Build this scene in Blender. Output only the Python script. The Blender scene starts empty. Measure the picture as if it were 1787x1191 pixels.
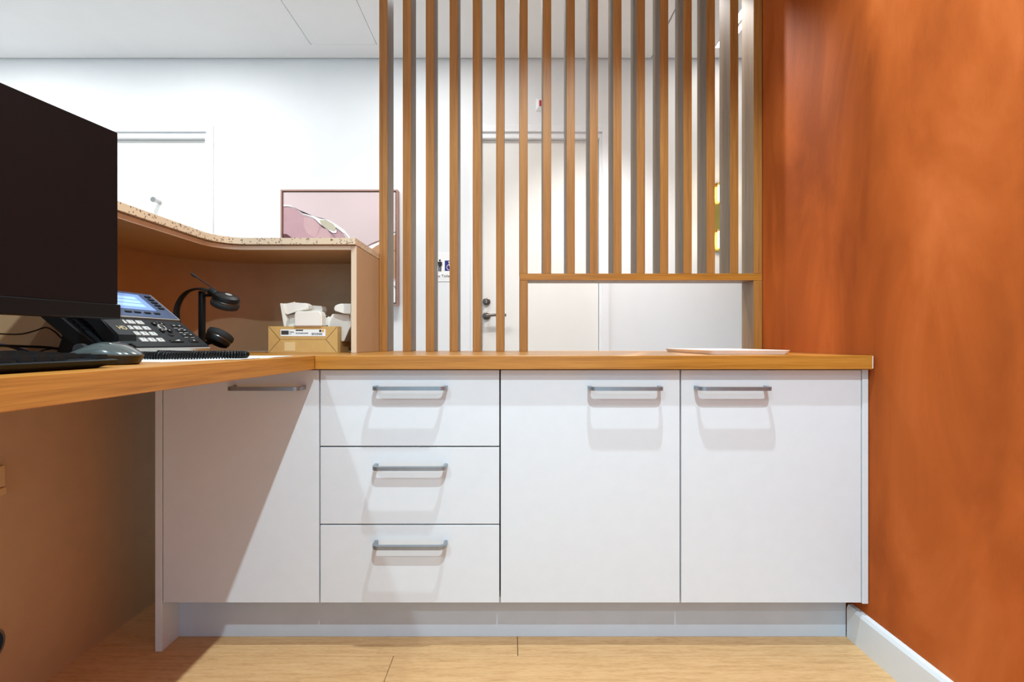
import bpy, bmesh, math, random
from mathutils import Vector, Matrix
random.seed(7)
scene = bpy.context.scene
C = scene.collection
R = math.radians

# ------------------------------------------------------------------ camera
F = 867.0; CX = 893.0; CY = 597.0; CAMZ = 0.773
cam_d = bpy.data.cameras.new('camera'); cam = bpy.data.objects.new('camera', cam_d); C.objects.link(cam)
cam.location = (0, 0, CAMZ); cam.rotation_euler = (R(90), 0, 0)
cam_d.sensor_width = 36.0; cam_d.lens = F / 1787 * 36
cam_d.shift_x = (893.5 - CX) / 1787; cam_d.shift_y = (CY - 595.5) / 1787
cam_d.clip_start = 0.02
scene.camera = cam
# ------------------------------------------------------------------ world, exposure
w = bpy.data.worlds.new('world'); scene.world = w; w.use_nodes = True
w.node_tree.nodes['Background'].inputs[0].default_value = (0.50, 0.77, 1.0, 1)  # cool ambient fill added; enters where the room is left open behind
w.node_tree.nodes['Background'].inputs[1].default_value = 1.3
scene.view_settings.view_transform = 'Standard'; scene.view_settings.look = 'None'
scene.view_settings.gamma = 1; scene.view_settings.use_curve_mapping = False
scene.view_settings.exposure = 0.2
# ------------------------------------------------------------------ lights
def spot(name, loc, watts, half, blend, size, col=(1, 0.95, 0.88), aim=(0, 0, -1)):
    l = bpy.data.lights.new(name, 'SPOT'); l.energy = watts; l.spot_size = R(2 * half); l.spot_blend = blend
    l.shadow_soft_size = size; l.color = col
    o = bpy.data.objects.new(name, l); C.objects.link(o); o.location = loc
    o.rotation_euler = Vector(aim).to_track_quat('-Z', 'Y').to_euler()
    return o
def area(name, loc, watts, sx, sy, col=(1, 0.97, 0.94), aim=(0, 0, -1)):
    l = bpy.data.lights.new(name, 'AREA'); l.energy = watts; l.shape = 'RECTANGLE'; l.size = sx; l.size_y = sy; l.color = col
    o = bpy.data.objects.new(name, l); C.objects.link(o); o.location = loc
    o.rotation_euler = Vector(aim).to_track_quat('-Z', 'Y').to_euler()
    return o
CEIL = 2.556
NEU = (0.73, 0.92, 1.0)
COOL = (0.95, 0.98, 1.0)
# staff side recessed downlights
spot('downlight_worktop', (0.23, 0.72, 2.52), 106, 56, 0.4, 0.018, NEU)
spot('downlight_chair', (0.23, -0.40, 2.52), 150, 63, 0.5, 0.018, NEU)
spot('downlight_entry', (-1.07, -1.45, 2.52), 84, 68, 0.4, 0.035, NEU)
# reception side: downlight, added fill lights, glow of the strip light
spot('downlight_reception', (0.715, 2.40, 2.52), 165, 27, 0.6, 0.015, (1, 0.93, 0.86), aim=(0.10, -0.65, -1.4))
spot('wall_washer', (0.50, 2.24, 2.52), 95, 40, 1.0, 0.05, (0.97, 0.98, 1.0), aim=(0, 0.75, -1.9))  # these spots are added to brighten the far wall, fixtures unseen
spot('wall_fill_spot_b', (-0.75, 2.24, 2.52), 28, 40, 1.0, 0.05, COOL, aim=(0, 0.75, -1.9))
spot('wall_fill_spot_c', (-1.9, 2.24, 2.52), 30, 42, 1.0, 0.05, COOL, aim=(0, 0.75, -1.6))
area('panel_light_reception', (-0.45, 2.40, 2.54), 10, 0.25, 0.25, COOL)  # area lights added as soft fill for the reception, fixtures unseen
area('reception_fill_b', (-1.85, 2.36, 2.54), 12, 0.25, 0.25, COOL)
area('reception_fill_c', (-3.0, 2.36, 2.54), 15, 0.25, 0.25, COOL)
area('linear_light_glow', (1.27, 2.45, 2.54), 3.5, 0.1, 1.0, (1, 0.92, 0.78))

# ------------------------------------------------------------------ materials
def srgb(r, g, b):
    f = lambda c: ((c / 255 + 0.055) / 1.055) ** 2.4 if c / 255 > 0.04045 else c / 255 / 12.92
    return (f(r), f(g), f(b), 1)
def mat(name, col, rough=0.5, metal=0.0, noise=0.0, nscale=8.0, bump=0.0, bscale=120.0, emit=None, estr=0.0, coat=0.0, spec=0.5, trans=0.0):
    m = bpy.data.materials.new(name); m.use_nodes = True
    nt = m.node_tree; b = nt.nodes['Principled BSDF']
    if len(col) == 3: col = (*col, 1)
    b.inputs['Base Color'].default_value = col; b.inputs['Roughness'].default_value = rough
    b.inputs['Metallic'].default_value = metal; b.inputs['Specular IOR Level'].default_value = spec
    b.inputs['Coat Weight'].default_value = coat
    b.inputs['Transmission Weight'].default_value = trans
    tc = nt.nodes.new('ShaderNodeTexCoord')
    n = nt.nodes.new('ShaderNodeTexNoise'); n.inputs['Scale'].default_value = nscale; n.inputs['Detail'].default_value = 5
    nt.links.new(tc.outputs['Object'], n.inputs['Vector'])
    r = nt.nodes.new('ShaderNodeValToRGB')
    a = max(noise, 0.01)
    r.color_ramp.elements[0].position = 0.3; r.color_ramp.elements[1].position = 0.7
    r.color_ramp.elements[0].color = tuple(c * (1 - a) for c in col[:3]) + (1,)
    r.color_ramp.elements[1].color = tuple(min(1, c * (1 + a)) for c in col[:3]) + (1,)
    nt.links.new(n.outputs['Fac'], r.inputs['Fac']); nt.links.new(r.outputs['Color'], b.inputs['Base Color'])
    if bump:
        n2 = nt.nodes.new('ShaderNodeTexNoise'); n2.inputs['Scale'].default_value = bscale; n2.inputs['Detail'].default_value = 3
        nt.links.new(tc.outputs['Object'], n2.inputs['Vector'])
        bp = nt.nodes.new('ShaderNodeBump'); bp.inputs['Strength'].default_value = bump; bp.inputs['Distance'].default_value = 0.002
        nt.links.new(n2.outputs['Fac'], bp.inputs['Height']); nt.links.new(bp.outputs['Normal'], b.inputs['Normal'])
    if emit:
        b.inputs['Emission Color'].default_value = (*emit[:3], 1); b.inputs['Emission Strength'].default_value = estr
    return m
def wood(name, axis, dark, mid, light, rough=0.42, stretch=0.022, scale=70.0, spec=0.4, figure=0.5):
    m = bpy.data.materials.new(name); m.use_nodes = True
    nt = m.node_tree; b = nt.nodes['Principled BSDF']
    tc = nt.nodes.new('ShaderNodeTexCoord'); oi = nt.nodes.new('ShaderNodeObjectInfo')
    mul = nt.nodes.new('ShaderNodeVectorMath'); mul.operation = 'SCALE'
    cmb = nt.nodes.new('ShaderNodeCombineXYZ')
    for i in range(3): nt.links.new(oi.outputs['Random'], cmb.inputs[i])
    nt.links.new(cmb.outputs[0], mul.inputs[0]); mul.inputs['Scale'].default_value = 13.0
    add = nt.nodes.new('ShaderNodeVectorMath'); add.operation = 'ADD'
    nt.links.new(tc.outputs['Object'], add.inputs[0]); nt.links.new(mul.outputs[0], add.inputs[1])
    mp = nt.nodes.new('ShaderNodeMapping'); s = [1, 1, 1]; s['XYZ'.index(axis)] = stretch
    mp.inputs['Scale'].default_value = s; nt.links.new(add.outputs[0], mp.inputs['Vector'])
    n1 = nt.nodes.new('ShaderNodeTexNoise'); n1.inputs['Scale'].default_value = scale; n1.inputs['Detail'].default_value = 6; n1.inputs['Roughness'].default_value = 0.6
    n1.inputs['Distortion'].default_value = 0.4
    nt.links.new(mp.outputs[0], n1.inputs['Vector'])
    n2 = nt.nodes.new('ShaderNodeTexNoise'); n2.inputs['Scale'].default_value = scale * 6; n2.inputs['Detail'].default_value = 3
    nt.links.new(mp.outputs[0], n2.inputs['Vector'])
    mx = nt.nodes.new('ShaderNodeMix'); mx.inputs[0].default_value = 0.45
    nt.links.new(n1.outputs['Fac'], mx.inputs[2]); nt.links.new(n2.outputs['Fac'], mx.inputs[3])
    r = nt.nodes.new('ShaderNodeValToRGB'); e = r.color_ramp.elements
    e[0].position = 0.28; e[0].color = dark; e[1].position = 0.72; e[1].color = light
    k = e.new(0.5); k.color = mid
    nt.links.new(mx.outputs[0], r.inputs['Fac']); nt.links.new(r.outputs['Color'], b.inputs['Base Color'])
    b.inputs['Roughness'].default_value = rough; b.inputs['Specular IOR Level'].default_value = spec
    bp = nt.nodes.new('ShaderNodeBump'); bp.inputs['Strength'].default_value = 0.12; bp.inputs['Distance'].default_value = 0.0008
    nt.links.new(mx.outputs[0], bp.inputs['Height']); nt.links.new(bp.outputs['Normal'], b.inputs['Normal'])
    return m
OAKC = (srgb(140, 86, 28), srgb(178, 117, 44), srgb(198, 137, 60))
M = {}
M['oak_x'] = wood('oak_laminate_along_x', 'X', *OAKC, rough=0.3)
M['oak_y'] = wood('oak_laminate_along_y', 'Y', *OAKC)
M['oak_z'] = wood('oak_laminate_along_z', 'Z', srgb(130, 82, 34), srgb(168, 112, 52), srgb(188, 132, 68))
M['grey_wood_z'] = wood('grey_brown_wood_along_z', 'Z', srgb(92, 70, 48), srgb(122, 97, 70), srgb(142, 116, 86), stretch=0.05, scale=30)  # greyer brown wood for the slat side faces
M['grey_wood_x'] = wood('grey_brown_wood_along_x', 'X', srgb(100, 78, 56), srgb(132, 106, 78), srgb(150, 124, 94), stretch=0.05, scale=30)  # greyer brown wood for the rail top and underside
M['floor'] = wood('oak_floor_boards', 'X', srgb(178, 130, 82), srgb(214, 168, 116), srgb(228, 186, 136), rough=0.5, stretch=0.09, scale=110)
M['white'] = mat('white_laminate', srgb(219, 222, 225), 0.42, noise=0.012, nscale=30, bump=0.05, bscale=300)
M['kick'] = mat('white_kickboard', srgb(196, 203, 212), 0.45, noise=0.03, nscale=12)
M['wall'] = mat('white_wall_paint', srgb(236, 236, 235), 0.8, noise=0.01, bump=0.05, bscale=400)
M['ceil'] = mat('white_ceiling_paint', srgb(232, 231, 230), 0.9, noise=0.01)
M['cream'] = mat('cream_wall_paint', srgb(238, 232, 220), 0.8, noise=0.01)
M['trim'] = mat('white_gloss_trim', srgb(240, 240, 240), 0.3, noise=0.01)
M['doorp'] = mat('white_door_paint', srgb(236, 233, 226), 0.5, noise=0.01)
M['vinyl'] = mat('pale_grey_vinyl', srgb(206, 206, 204), 0.5, noise=0.02)
M['skirting'] = mat('white_skirting', srgb(228, 232, 236), 0.35, noise=0.01)
M['carcass'] = mat('gap_shaded_carcass', srgb(58, 58, 60), 0.7, noise=0.03)  # board darkened: shade of the gaps between fronts put into its colour
M['dark'] = mat('dark_void', srgb(60, 58, 56), 0.9)
M['beige'] = mat('beige_laminate', srgb(194, 156, 116), 0.55, noise=0.03, nscale=20, bump=0.04, bscale=250)
M['edge'] = mat('pale_edge_band', srgb(224, 196, 166), 0.5, noise=0.02)
M['steel'] = mat('brushed_steel', srgb(150, 156, 162), 0.36, metal=0.75, noise=0.05, nscale=60)
M['chrome'] = mat('satin_chrome', srgb(190, 190, 190), 0.25, metal=1.0)
M['nickel'] = mat('dark_nickel', srgb(120, 112, 104), 0.3, metal=1.0)
M['brass'] = mat('polished_brass', srgb(222, 178, 84), 0.25, metal=1.0, noise=0.03)
M['glow'] = mat('lit_glass', (1, 0.9, 0.7), 0.4, emit=(1, 0.92, 0.76), estr=4)
M['led'] = mat('led_diffuser', (1, 1, 1), 0.4, emit=(1, 0.98, 1.0), estr=6)
M['black'] = mat('black_plastic', srgb(13, 12, 12), 0.45, noise=0.05, bump=0.05, spec=0.25)
M['phone'] = mat('charcoal_plastic', srgb(18, 23, 27), 0.46, spec=0.25, noise=0.04, bump=0.04, bscale=500)
M['blackgloss'] = mat('black_gloss', srgb(14, 13, 13), 0.22)
M['screen'] = mat('dark_monitor_glass', srgb(22, 15, 14), 0.4, spec=0.18)
M['rubber'] = mat('black_foam', srgb(20, 20, 20), 0.75, bump=0.2, bscale=300)
M['mouse_top'] = mat('grey_mouse_shell', srgb(70, 76, 74), 0.18, coat=0.5)
M['silver'] = mat('silver_plastic', srgb(176, 172, 166), 0.35, metal=0.3)
M['key'] = mat('pale_key_cap', srgb(196, 192, 186), 0.4)
M['ink'] = mat('black_ink', srgb(24, 24, 26), 0.6)
M['gold_ink'] = mat('gold_print', srgb(222, 200, 150), 0.5)
M['lcd'] = mat('lit_lcd', srgb(120, 150, 205), 0.3, emit=srgb(120, 150, 214), estr=0.3)
M['lcd_b'] = mat('lit_lcd_row', srgb(160, 196, 225), 0.3, emit=srgb(160, 196, 228), estr=0.35)
M['bezel'] = mat('blue_grey_bezel', srgb(64, 82, 112), 0.3)
M['card'] = mat('brown_cardboard', srgb(206, 162, 96), 0.75, noise=0.04, nscale=40, bump=0.1)
M['card_d'] = mat('cardboard_crease', srgb(120, 84, 42), 0.8)
M['pulp'] = mat('white_card', srgb(240, 230, 218), 0.8, noise=0.02)
M['paper'] = mat('white_paper', srgb(244, 243, 240), 0.8, noise=0.01)
M['tray'] = mat('pinkish_white_enamel', srgb(242, 226, 216), 0.35)
M['frame_wood'] = mat('pink_brown_frame', srgb(164, 124, 108), 0.5, noise=0.06, nscale=30)
M['gap'] = mat('dark_frame_gap', srgb(52, 34, 34), 0.8)
M['canvas'] = mat('pale_pink_canvas', srgb(214, 192, 190), 0.8, noise=0.02, nscale=5)
M['mauve'] = mat('mauve_paint', srgb(188, 148, 152), 0.8, noise=0.05, nscale=14)
M['rose'] = mat('rose_paint', srgb(200, 162, 162), 0.8, noise=0.04, nscale=10)
M['sage'] = mat('sage_paint', srgb(192, 182, 158), 0.8, noise=0.05, nscale=14)
M['plum'] = mat('plum_line', srgb(92, 52, 56), 0.8)
M['ochre'] = mat('ochre_paint', srgb(190, 142, 104), 0.8, noise=0.05, nscale=14)
M['cwhite'] = mat('white_paint_stroke', srgb(244, 240, 238), 0.8)
M['red'] = mat('red_lens', srgb(168, 20, 28), 0.25, emit=(0.6, 0.01, 0.02), estr=0.15)
M['blue'] = mat('sign_blue', srgb(38, 36, 120), 0.5)
M['cable_blue'] = mat('blue_cable', srgb(30, 66, 120), 0.45)
M['navy'] = mat('navy_plastic', srgb(6, 30, 52), 0.45)
M['rim'] = mat('grey_brown_rim', srgb(120, 104, 88), 0.5)
M['socket'] = mat('beige_plastic', srgb(206, 168, 116), 0.5)
M['seal'] = mat('white_sealant', srgb(244, 240, 232), 0.4)
M['orange'] = mat('orange_print', srgb(226, 150, 40), 0.6)

def stone_mat():
    m = bpy.data.materials.new('speckled_stone'); m.use_nodes = True; nt = m.node_tree; b = nt.nodes['Principled BSDF']
    tc = nt.nodes.new('ShaderNodeTexCoord')
    v = nt.nodes.new('ShaderNodeTexVoronoi'); v.inputs['Scale'].default_value = 300; v.inputs['Randomness'].default_value = 1
    nt.links.new(tc.outputs['Object'], v.inputs['Vector'])
    lt = nt.nodes.new('ShaderNodeMath'); lt.operation = 'LESS_THAN'; lt.inputs[1].default_value = 1.20
    nt.links.new(v.outputs['Distance'], lt.inputs[0])
    sx = nt.nodes.new('ShaderNodeSeparateXYZ'); nt.links.new(v.outputs['Color'], sx.inputs[0])
    g = nt.nodes.new('ShaderNodeMath'); g.operation = 'GREATER_THAN'; g.inputs[1].default_value = 0.88
    nt.links.new(sx.outputs[0], g.inputs[0])
    mu = nt.nodes.new('ShaderNodeMath'); mu.operation = 'MULTIPLY'
    nt.links.new(lt.outputs[0], mu.inputs[0]); nt.links.new(g.outputs[0], mu.inputs[1])
    r = nt.nodes.new('ShaderNodeValToRGB'); r.color_ramp.elements[0].color = srgb(96, 70, 52); r.color_ramp.elements[1].color = srgb(160, 130, 104)
    nt.links.new(sx.outputs[1], r.inputs['Fac'])
    mx = nt.nodes.new('ShaderNodeMix'); mx.data_type = 'RGBA'; mx.inputs[6].default_value = srgb(228, 200, 166)
    nt.links.new(mu.outputs[0], mx.inputs[0]); nt.links.new(r.outputs['Color'], mx.inputs[7])
    nt.links.new(mx.outputs[2], b.inputs['Base Color']); b.inputs['Roughness'].default_value = 0.35
    return m
M['stone'] = stone_mat()

def terracotta():
    m = bpy.data.materials.new('terracotta_limewash'); m.use_nodes = True; nt = m.node_tree; b = nt.nodes['Principled BSDF']
    tc = nt.nodes.new('ShaderNodeTexCoord')
    mp = nt.nodes.new('ShaderNodeMapping'); mp.inputs['Rotation'].default_value = (R(35), 0, 0); mp.inputs['Scale'].default_value = (1, 2.2, 0.8)
    nt.links.new(tc.outputs['Object'], mp.inputs['Vector'])
    n = nt.nodes.new('ShaderNodeTexNoise'); n.inputs['Scale'].default_value = 1.9; n.inputs['Detail'].default_value = 7; n.inputs['Roughness'].default_value = 0.55; n.inputs['Distortion'].default_value = 0.7
    nt.links.new(mp.outputs[0], n.inputs['Vector'])
    r = nt.nodes.new('ShaderNodeValToRGB'); e = r.color_ramp.elements
    e[0].position = 0.3; e[0].color = srgb(146, 68, 24); e[1].position = 0.72; e[1].color = srgb(206, 110, 54)
    k = e.new(0.52); k.color = srgb(182, 90, 36)
    nt.links.new(n.outputs['Fac'], r.inputs['Fac']); nt.links.new(r.outputs['Color'], b.inputs['Base Color'])
    b.inputs['Roughness'].default_value = 0.8; b.inputs['Specular IOR Level'].default_value = 0.12
    n2 = nt.nodes.new('ShaderNodeTexNoise'); n2.inputs['Scale'].default_value = 60; n2.inputs['Detail'].default_value = 4
    nt.links.new(mp.outputs[0], n2.inputs['Vector'])
    bp = nt.nodes.new('ShaderNodeBump'); bp.inputs['Strength'].default_value = 0.15; bp.inputs['Distance'].default_value = 0.002
    nt.links.new(n2.outputs['Fac'], bp.inputs['Height']); nt.links.new(bp.outputs['Normal'], b.inputs['Normal'])
    return m
M['terra'] = terracotta()

# ------------------------------------------------------------------ mesh helpers
WL = {}
def root(name, label, cat, loc, rot=None, group=None):
    o = bpy.data.objects.new(name, None); o.empty_display_size = 0.05; C.objects.link(o)
    o['label'] = label; o['category'] = cat
    if group: o['group'] = group
    o.location = loc
    if rot is not None:
        o.rotation_euler = rot; WL[o] = Vector((0, 0, 0))       # parts are given in local space
    else:
        WL[o] = Vector(loc)                                     # parts are given in world space
    return o
def obj(name, bm, m, parent=None, smooth=False):
    if isinstance(bm, bpy.types.Mesh): me = bm
    else:
        bmesh.ops.recalc_face_normals(bm, faces=bm.faces)
        me = bpy.data.meshes.new(name); bm.to_mesh(me); bm.free()
    if smooth:
        for p in me.polygons: p.use_smooth = True
        if smooth != 'all': me.set_sharp_from_angle(angle=R(40))
    lo = Vector((1e9,) * 3); hi = Vector((-1e9,) * 3)
    for v in me.vertices:
        for i in range(3): lo[i] = min(lo[i], v.co[i]); hi[i] = max(hi[i], v.co[i])
    c = Vector(((lo.x + hi.x) / 2, (lo.y + hi.y) / 2, lo.z if parent is None else (lo.z + hi.z) / 2))
    me.transform(Matrix.Translation(-c))
    if m is not None: me.materials.append(M[m] if isinstance(m, str) else m)
    o = bpy.data.objects.new(name, me); C.objects.link(o)
    if parent is not None: o.parent = parent; o.location = c - WL[parent]
    else: o.location = c
    WL[o] = c
    return o
def thing(o, label, cat, group=None):
    o['label'] = label; o['category'] = cat
    if group: o['group'] = group
    return o
def struct(o): o['kind'] = 'structure'; return o
def bx(bm, x0, x1, y0, y1, z0, z1, bev=0.0, seg=2):
    vs = [bm.verts.new(p) for p in ((x0, y0, z0), (x1, y0, z0), (x1, y1, z0), (x0, y1, z0), (x0, y0, z1), (x1, y0, z1), (x1, y1, z1), (x0, y1, z1))]
    fs = [bm.faces.new([vs[i] for i in f]) for f in ((3, 2, 1, 0), (4, 5, 6, 7), (0, 1, 5, 4), (1, 2, 6, 5), (2, 3, 7, 6), (3, 0, 4, 7))]
    if bev:
        es = list({e for f in fs for e in f.edges})
        bmesh.ops.bevel(bm, geom=es, offset=bev, segments=seg, affect='EDGES', profile=0.5)
    return bm
def box(*a, **k): return bx(bmesh.new(), *a, **k)
def prism(bm, pts, axis, a, b):
    """extrude a 2D polygon along axis between a and b; pts are the two other coordinates in xyz order"""
    def mk(p, t):
        return {'X': (t, p[0], p[1]), 'Y': (p[0], t, p[1]), 'Z': (p[0], p[1], t)}[axis]
    v0 = [bm.verts.new(mk(p, a)) for p in pts]; v1 = [bm.verts.new(mk(p, b)) for p in pts]
    n = len(pts)
    bm.faces.new(v0); bm.faces.new(v1)
    for i in range(n): bm.faces.new((v0[i], v0[(i + 1) % n], v1[(i + 1) % n], v1[i]))
    return bm
def cyl(bm, p0, p1, r0, r1=None, n=24, cap=True):
    r1 = r0 if r1 is None else r1
    p0 = Vector(p0); p1 = Vector(p1); d = (p1 - p0).normalized()
    a = d.orthogonal().normalized(); b = d.cross(a)
    rings = []
    for p, r in ((p0, r0), (p1, r1)):
        rings.append([bm.verts.new(p + r * (math.cos(2 * math.pi * i / n) * a + math.sin(2 * math.pi * i / n) * b)) for i in range(n)])
    for i in range(n): bm.faces.new((rings[0][i], rings[0][(i + 1) % n], rings[1][(i + 1) % n], rings[1][i]))
    if cap: bm.faces.new(rings[0]); bm.faces.new(rings[1])
    return bm
def lathe(bm, prof, c, axis, n=32):
    """prof: list of (radius, height along axis)"""
    d = Vector(axis).normalized(); a = d.orthogonal().normalized(); b = d.cross(a); c = Vector(c); rings = []
    for r, h in prof:
        r = max(r, 1e-5)
        rings.append([bm.verts.new(c + d * h + r * (math.cos(2 * math.pi * i / n) * a + math.sin(2 * math.pi * i / n) * b)) for i in range(n)])
    for q in range(len(rings) - 1):
        for i in range(n): bm.faces.new((rings[q][i], rings[q][(i + 1) % n], rings[q + 1][(i + 1) % n], rings[q + 1][i]))
    bm.faces.new(rings[0]); bm.faces.new(rings[-1])
    return bm
def catmull(pts, k=8):
    P = [Vector(p) for p in pts]; out = []
    for i in range(len(P) - 1):
        p0 = P[max(i - 1, 0)]; p1 = P[i]; p2 = P[i + 1]; p3 = P[min(i + 2, len(P) - 1)]
        for j in range(k):
            t = j / k
            out.append(0.5 * ((2 * p1) + (p2 - p0) * t + (2 * p0 - 5 * p1 + 4 * p2 - p3) * t * t + (3 * p1 - p0 - 3 * p2 + p3) * t ** 3))
    out.append(P[-1]); return out
def tube(bm, pts, r, n=8, rw=None, ref=None):
    """sweep an ellipse (r across, rw along ref) over pts"""
    rings = []; prev = None
    for i, p in enumerate(pts):
        d = (pts[min(i + 1, len(pts) - 1)] - pts[max(i - 1, 0)]).normalized()
        if ref is not None: a = Vector(ref); a = (a - d * a.dot(d)).normalized()
        else:
            a = d.orthogonal().normalized() if prev is None else (prev - d * prev.dot(d)).normalized()
        prev = a; b = d.cross(a); ra = rw if rw else r
        rr = r[i] if isinstance(r, list) else r
        ra = rr if rw is None else rw
        rings.append([bm.verts.new(p + ra * math.cos(2 * math.pi * k / n) * a + rr * math.sin(2 * math.pi * k / n) * b) for k in range(n)])
    for q in range(len(rings) - 1):
        for k in range(n): bm.faces.new((rings[q][k], rings[q][(k + 1) % n], rings[q + 1][(k + 1) % n], rings[q + 1][k]))
    bm.faces.new(rings[0]); bm.faces.new(rings[-1])
    return bm
def P(px, py, Y): return Vector(((px - CX) * Y / F, Y, CAMZ + (CY - py) * Y / F))
def text_bm(s, size, M4, depth=0.0004):
    cu = bpy.data.curves.new('t', 'FONT'); cu.body = s; cu.size = size; cu.align_x = 'CENTER'; cu.align_y = 'CENTER'; cu.extrude = depth; cu.resolution_u = 3
    o = bpy.data.objects.new('t', cu); C.objects.link(o)
    bpy.context.view_layer.update()
    me = bpy.data.meshes.new_from_object(o.evaluated_get(bpy.context.evaluated_depsgraph_get()))
    bpy.data.objects.remove(o); bpy.data.curves.remove(cu)
    bm = bmesh.new(); bm.from_mesh(me); bpy.data.meshes.remove(me); bm.transform(M4)
    return bm
FACE = Matrix(((1, 0, 0, 0), (0, 0, -1, 0), (0, 1, 0, 0), (0, 0, 0, 1)))     # xy text to the xz plane, facing -Y
def arc(cx, cy, r, a0, a1, n=10):
    return [(cx + r * math.cos(R(a0 + (a1 - a0) * i / n)), cy + r * math.sin(R(a0 + (a1 - a0) * i / n))) for i in range(n + 1)]

# ------------------------------------------------------------------ the setting
FARY = 3.13; LEAFY = 3.165; WALLX = 0.891; LX = -3.7; RX = 3.2; BY = -1.8
bm = bmesh.new(); bx(bm, LX, RX, BY, FARY + 0.3, -0.06, -0.012); bx(bm, LX, RX, 1.87, FARY + 0.3, -0.012, 0.0); bx(bm, LX, -1.158, BY, 1.87, -0.012, 0.0); bx(bm, WALLX + 0.13, RX, BY, 1.87, -0.012, 0.0)
fl = struct(obj('floor', bm, 'vinyl'))
# oak planks (rows run along X)
def plank(x0, x1, y0, y1):
    o = obj('plank', box(x0 + 0.0007, x1 - 0.0007, y0 + 0.0008, y1 - 0.0008, -0.0105, 0.0, bev=0.0008, seg=1), 'floor', fl)
obj('underlay', box(-1.1575, WALLX + 0.1295, BY, 1.8695, -0.012, -0.0108), 'gap', fl)
rows = [1.223 + 0.19 * k for k in range(-16, 4)]
offs = {16: 0.015, 15: -0.2906}
for k, y0 in enumerate(rows):
    y0c = max(y0, BY); y1c = min(y0 + 0.19, 1.8695)
    if y1c - y0c < 0.01: continue
    o0 = offs.get(k, random.uniform(-0.9, 0.9))
    xs = sorted([o0 + 1.9 * j for j in range(-3, 4) if -1.1575 < o0 + 1.9 * j < WALLX + 0.1295] + [-1.1575, WALLX + 0.1295])
    for a, b in zip(xs[:-1], xs[1:]):
        if b - a > 0.02: plank(a, b, y0c, y1c)
# ceiling: board with a hatch opening, a groove in line with the terracotta wall and a shadow gap at the far wall
HX0, HX1, HY0, HY1 = -1.202, -0.811, 2.40, 2.978
bm = bmesh.new()
for a in ((LX, HX0 - 0.003, BY, FARY - 0.012), (HX1 + 0.003, 0.873, BY, FARY - 0.012), (HX0 - 0.003, HX1 + 0.003, BY, HY0 - 0.002),
          (HX0 - 0.003, HX1 + 0.003, HY1 + 0.001, FARY - 0.012), (0.880, RX, BY, FARY - 0.012)):
    bx(bm, *a, CEIL, CEIL + 0.013)
bx(bm, LX, RX, BY, FARY + 0.3, CEIL + 0.03, CEIL + 0.08)
ce = struct(obj('ceiling', bm, 'ceil'))
obj('access_panel', box(HX0, HX1, HY0, HY1, CEIL + 0.0005, CEIL + 0.013), 'ceil', ce)
# far wall with two door openings
D1 = (-0.213, 0.570); D2 = (-2.70, -1.917); DH = 2.094
bm = bmesh.new()
T = 0.16
bx(bm, LX, D2[0], FARY, FARY + T, 0, CEIL + 0.03)
bx(bm, D2[1], D1[0], FARY, FARY + T, 0, CEIL + 0.03)
bx(bm, D1[1], RX, FARY, FARY + T, 0, CEIL + 0.03)
bx(bm, D2[0], D2[1], FARY, FARY + T, DH, CEIL + 0.03)
bx(bm, D1[0], D1[1], FARY, FARY + T, DH, CEIL + 0.03)
struct(obj('wall_far', bm, 'wall'))
struct(obj('wall_left', box(LX - 0.1, LX, BY, FARY + T, 0, CEIL + 0.03), 'wall'))
struct(obj('wall_reception_right', box(RX, RX + 0.1, BY, FARY + T, 0, CEIL + 0.03), 'cream'))
struct(obj('wall_right', box(WALLX, WALLX + 0.13, -1.2, 1.862, 0, CEIL), 'terra'))
bm = bmesh.new()
prism(bm, [(WALLX, 0.0), (WALLX - 0.015, 0.0), (WALLX - 0.015, 0.078), (WALLX - 0.011, 0.0865), (WALLX, 0.0875)], 'Y', -1.2, 1.299)
struct(obj('baseboard_right', bm, 'skirting'))
def door(n, D, hinge):
    d = struct(obj('door_%d' % n, box(D[0] + 0.019, D[1] - 0.019, LEAFY, LEAFY + 0.038, 0.004, DH - 0.037), 'doorp'))
    aw = 0.041
    for k, a in enumerate(((D[0] - aw, D[0], 0, DH + aw), (D[1], D[1] + aw, 0, DH + aw))):
        obj('architrave', box(a[0], a[1], FARY - 0.014, FARY - 0.0005, a[2], a[3], bev=0.003), 'trim', d)
    obj('architrave', box(D[0], D[1], FARY - 0.014, FARY - 0.0005, DH, DH + aw, bev=0.003), 'trim', d)
    # stop bead of the frame
    bm = bmesh.new()
    bx(bm, D[0] + 0.0005, D[0] + 0.016, FARY + 0.002, LEAFY + 0.05, 0.004, DH - 0.0005)
    bx(bm, D[1] - 0.016, D[1] - 0.0005, FARY + 0.002, LEAFY + 0.05, 0.004, DH - 0.0005)
    bx(bm, D[0] + 0.016, D[1] - 0.016, FARY + 0.002, LEAFY + 0.05, DH - 0.034, DH - 0.0005)
    obj('door_frame', bm, 'trim', d)
    return d
d1 = door(1, D1, 'r'); d2 = door(2, D2, 'l')
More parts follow.
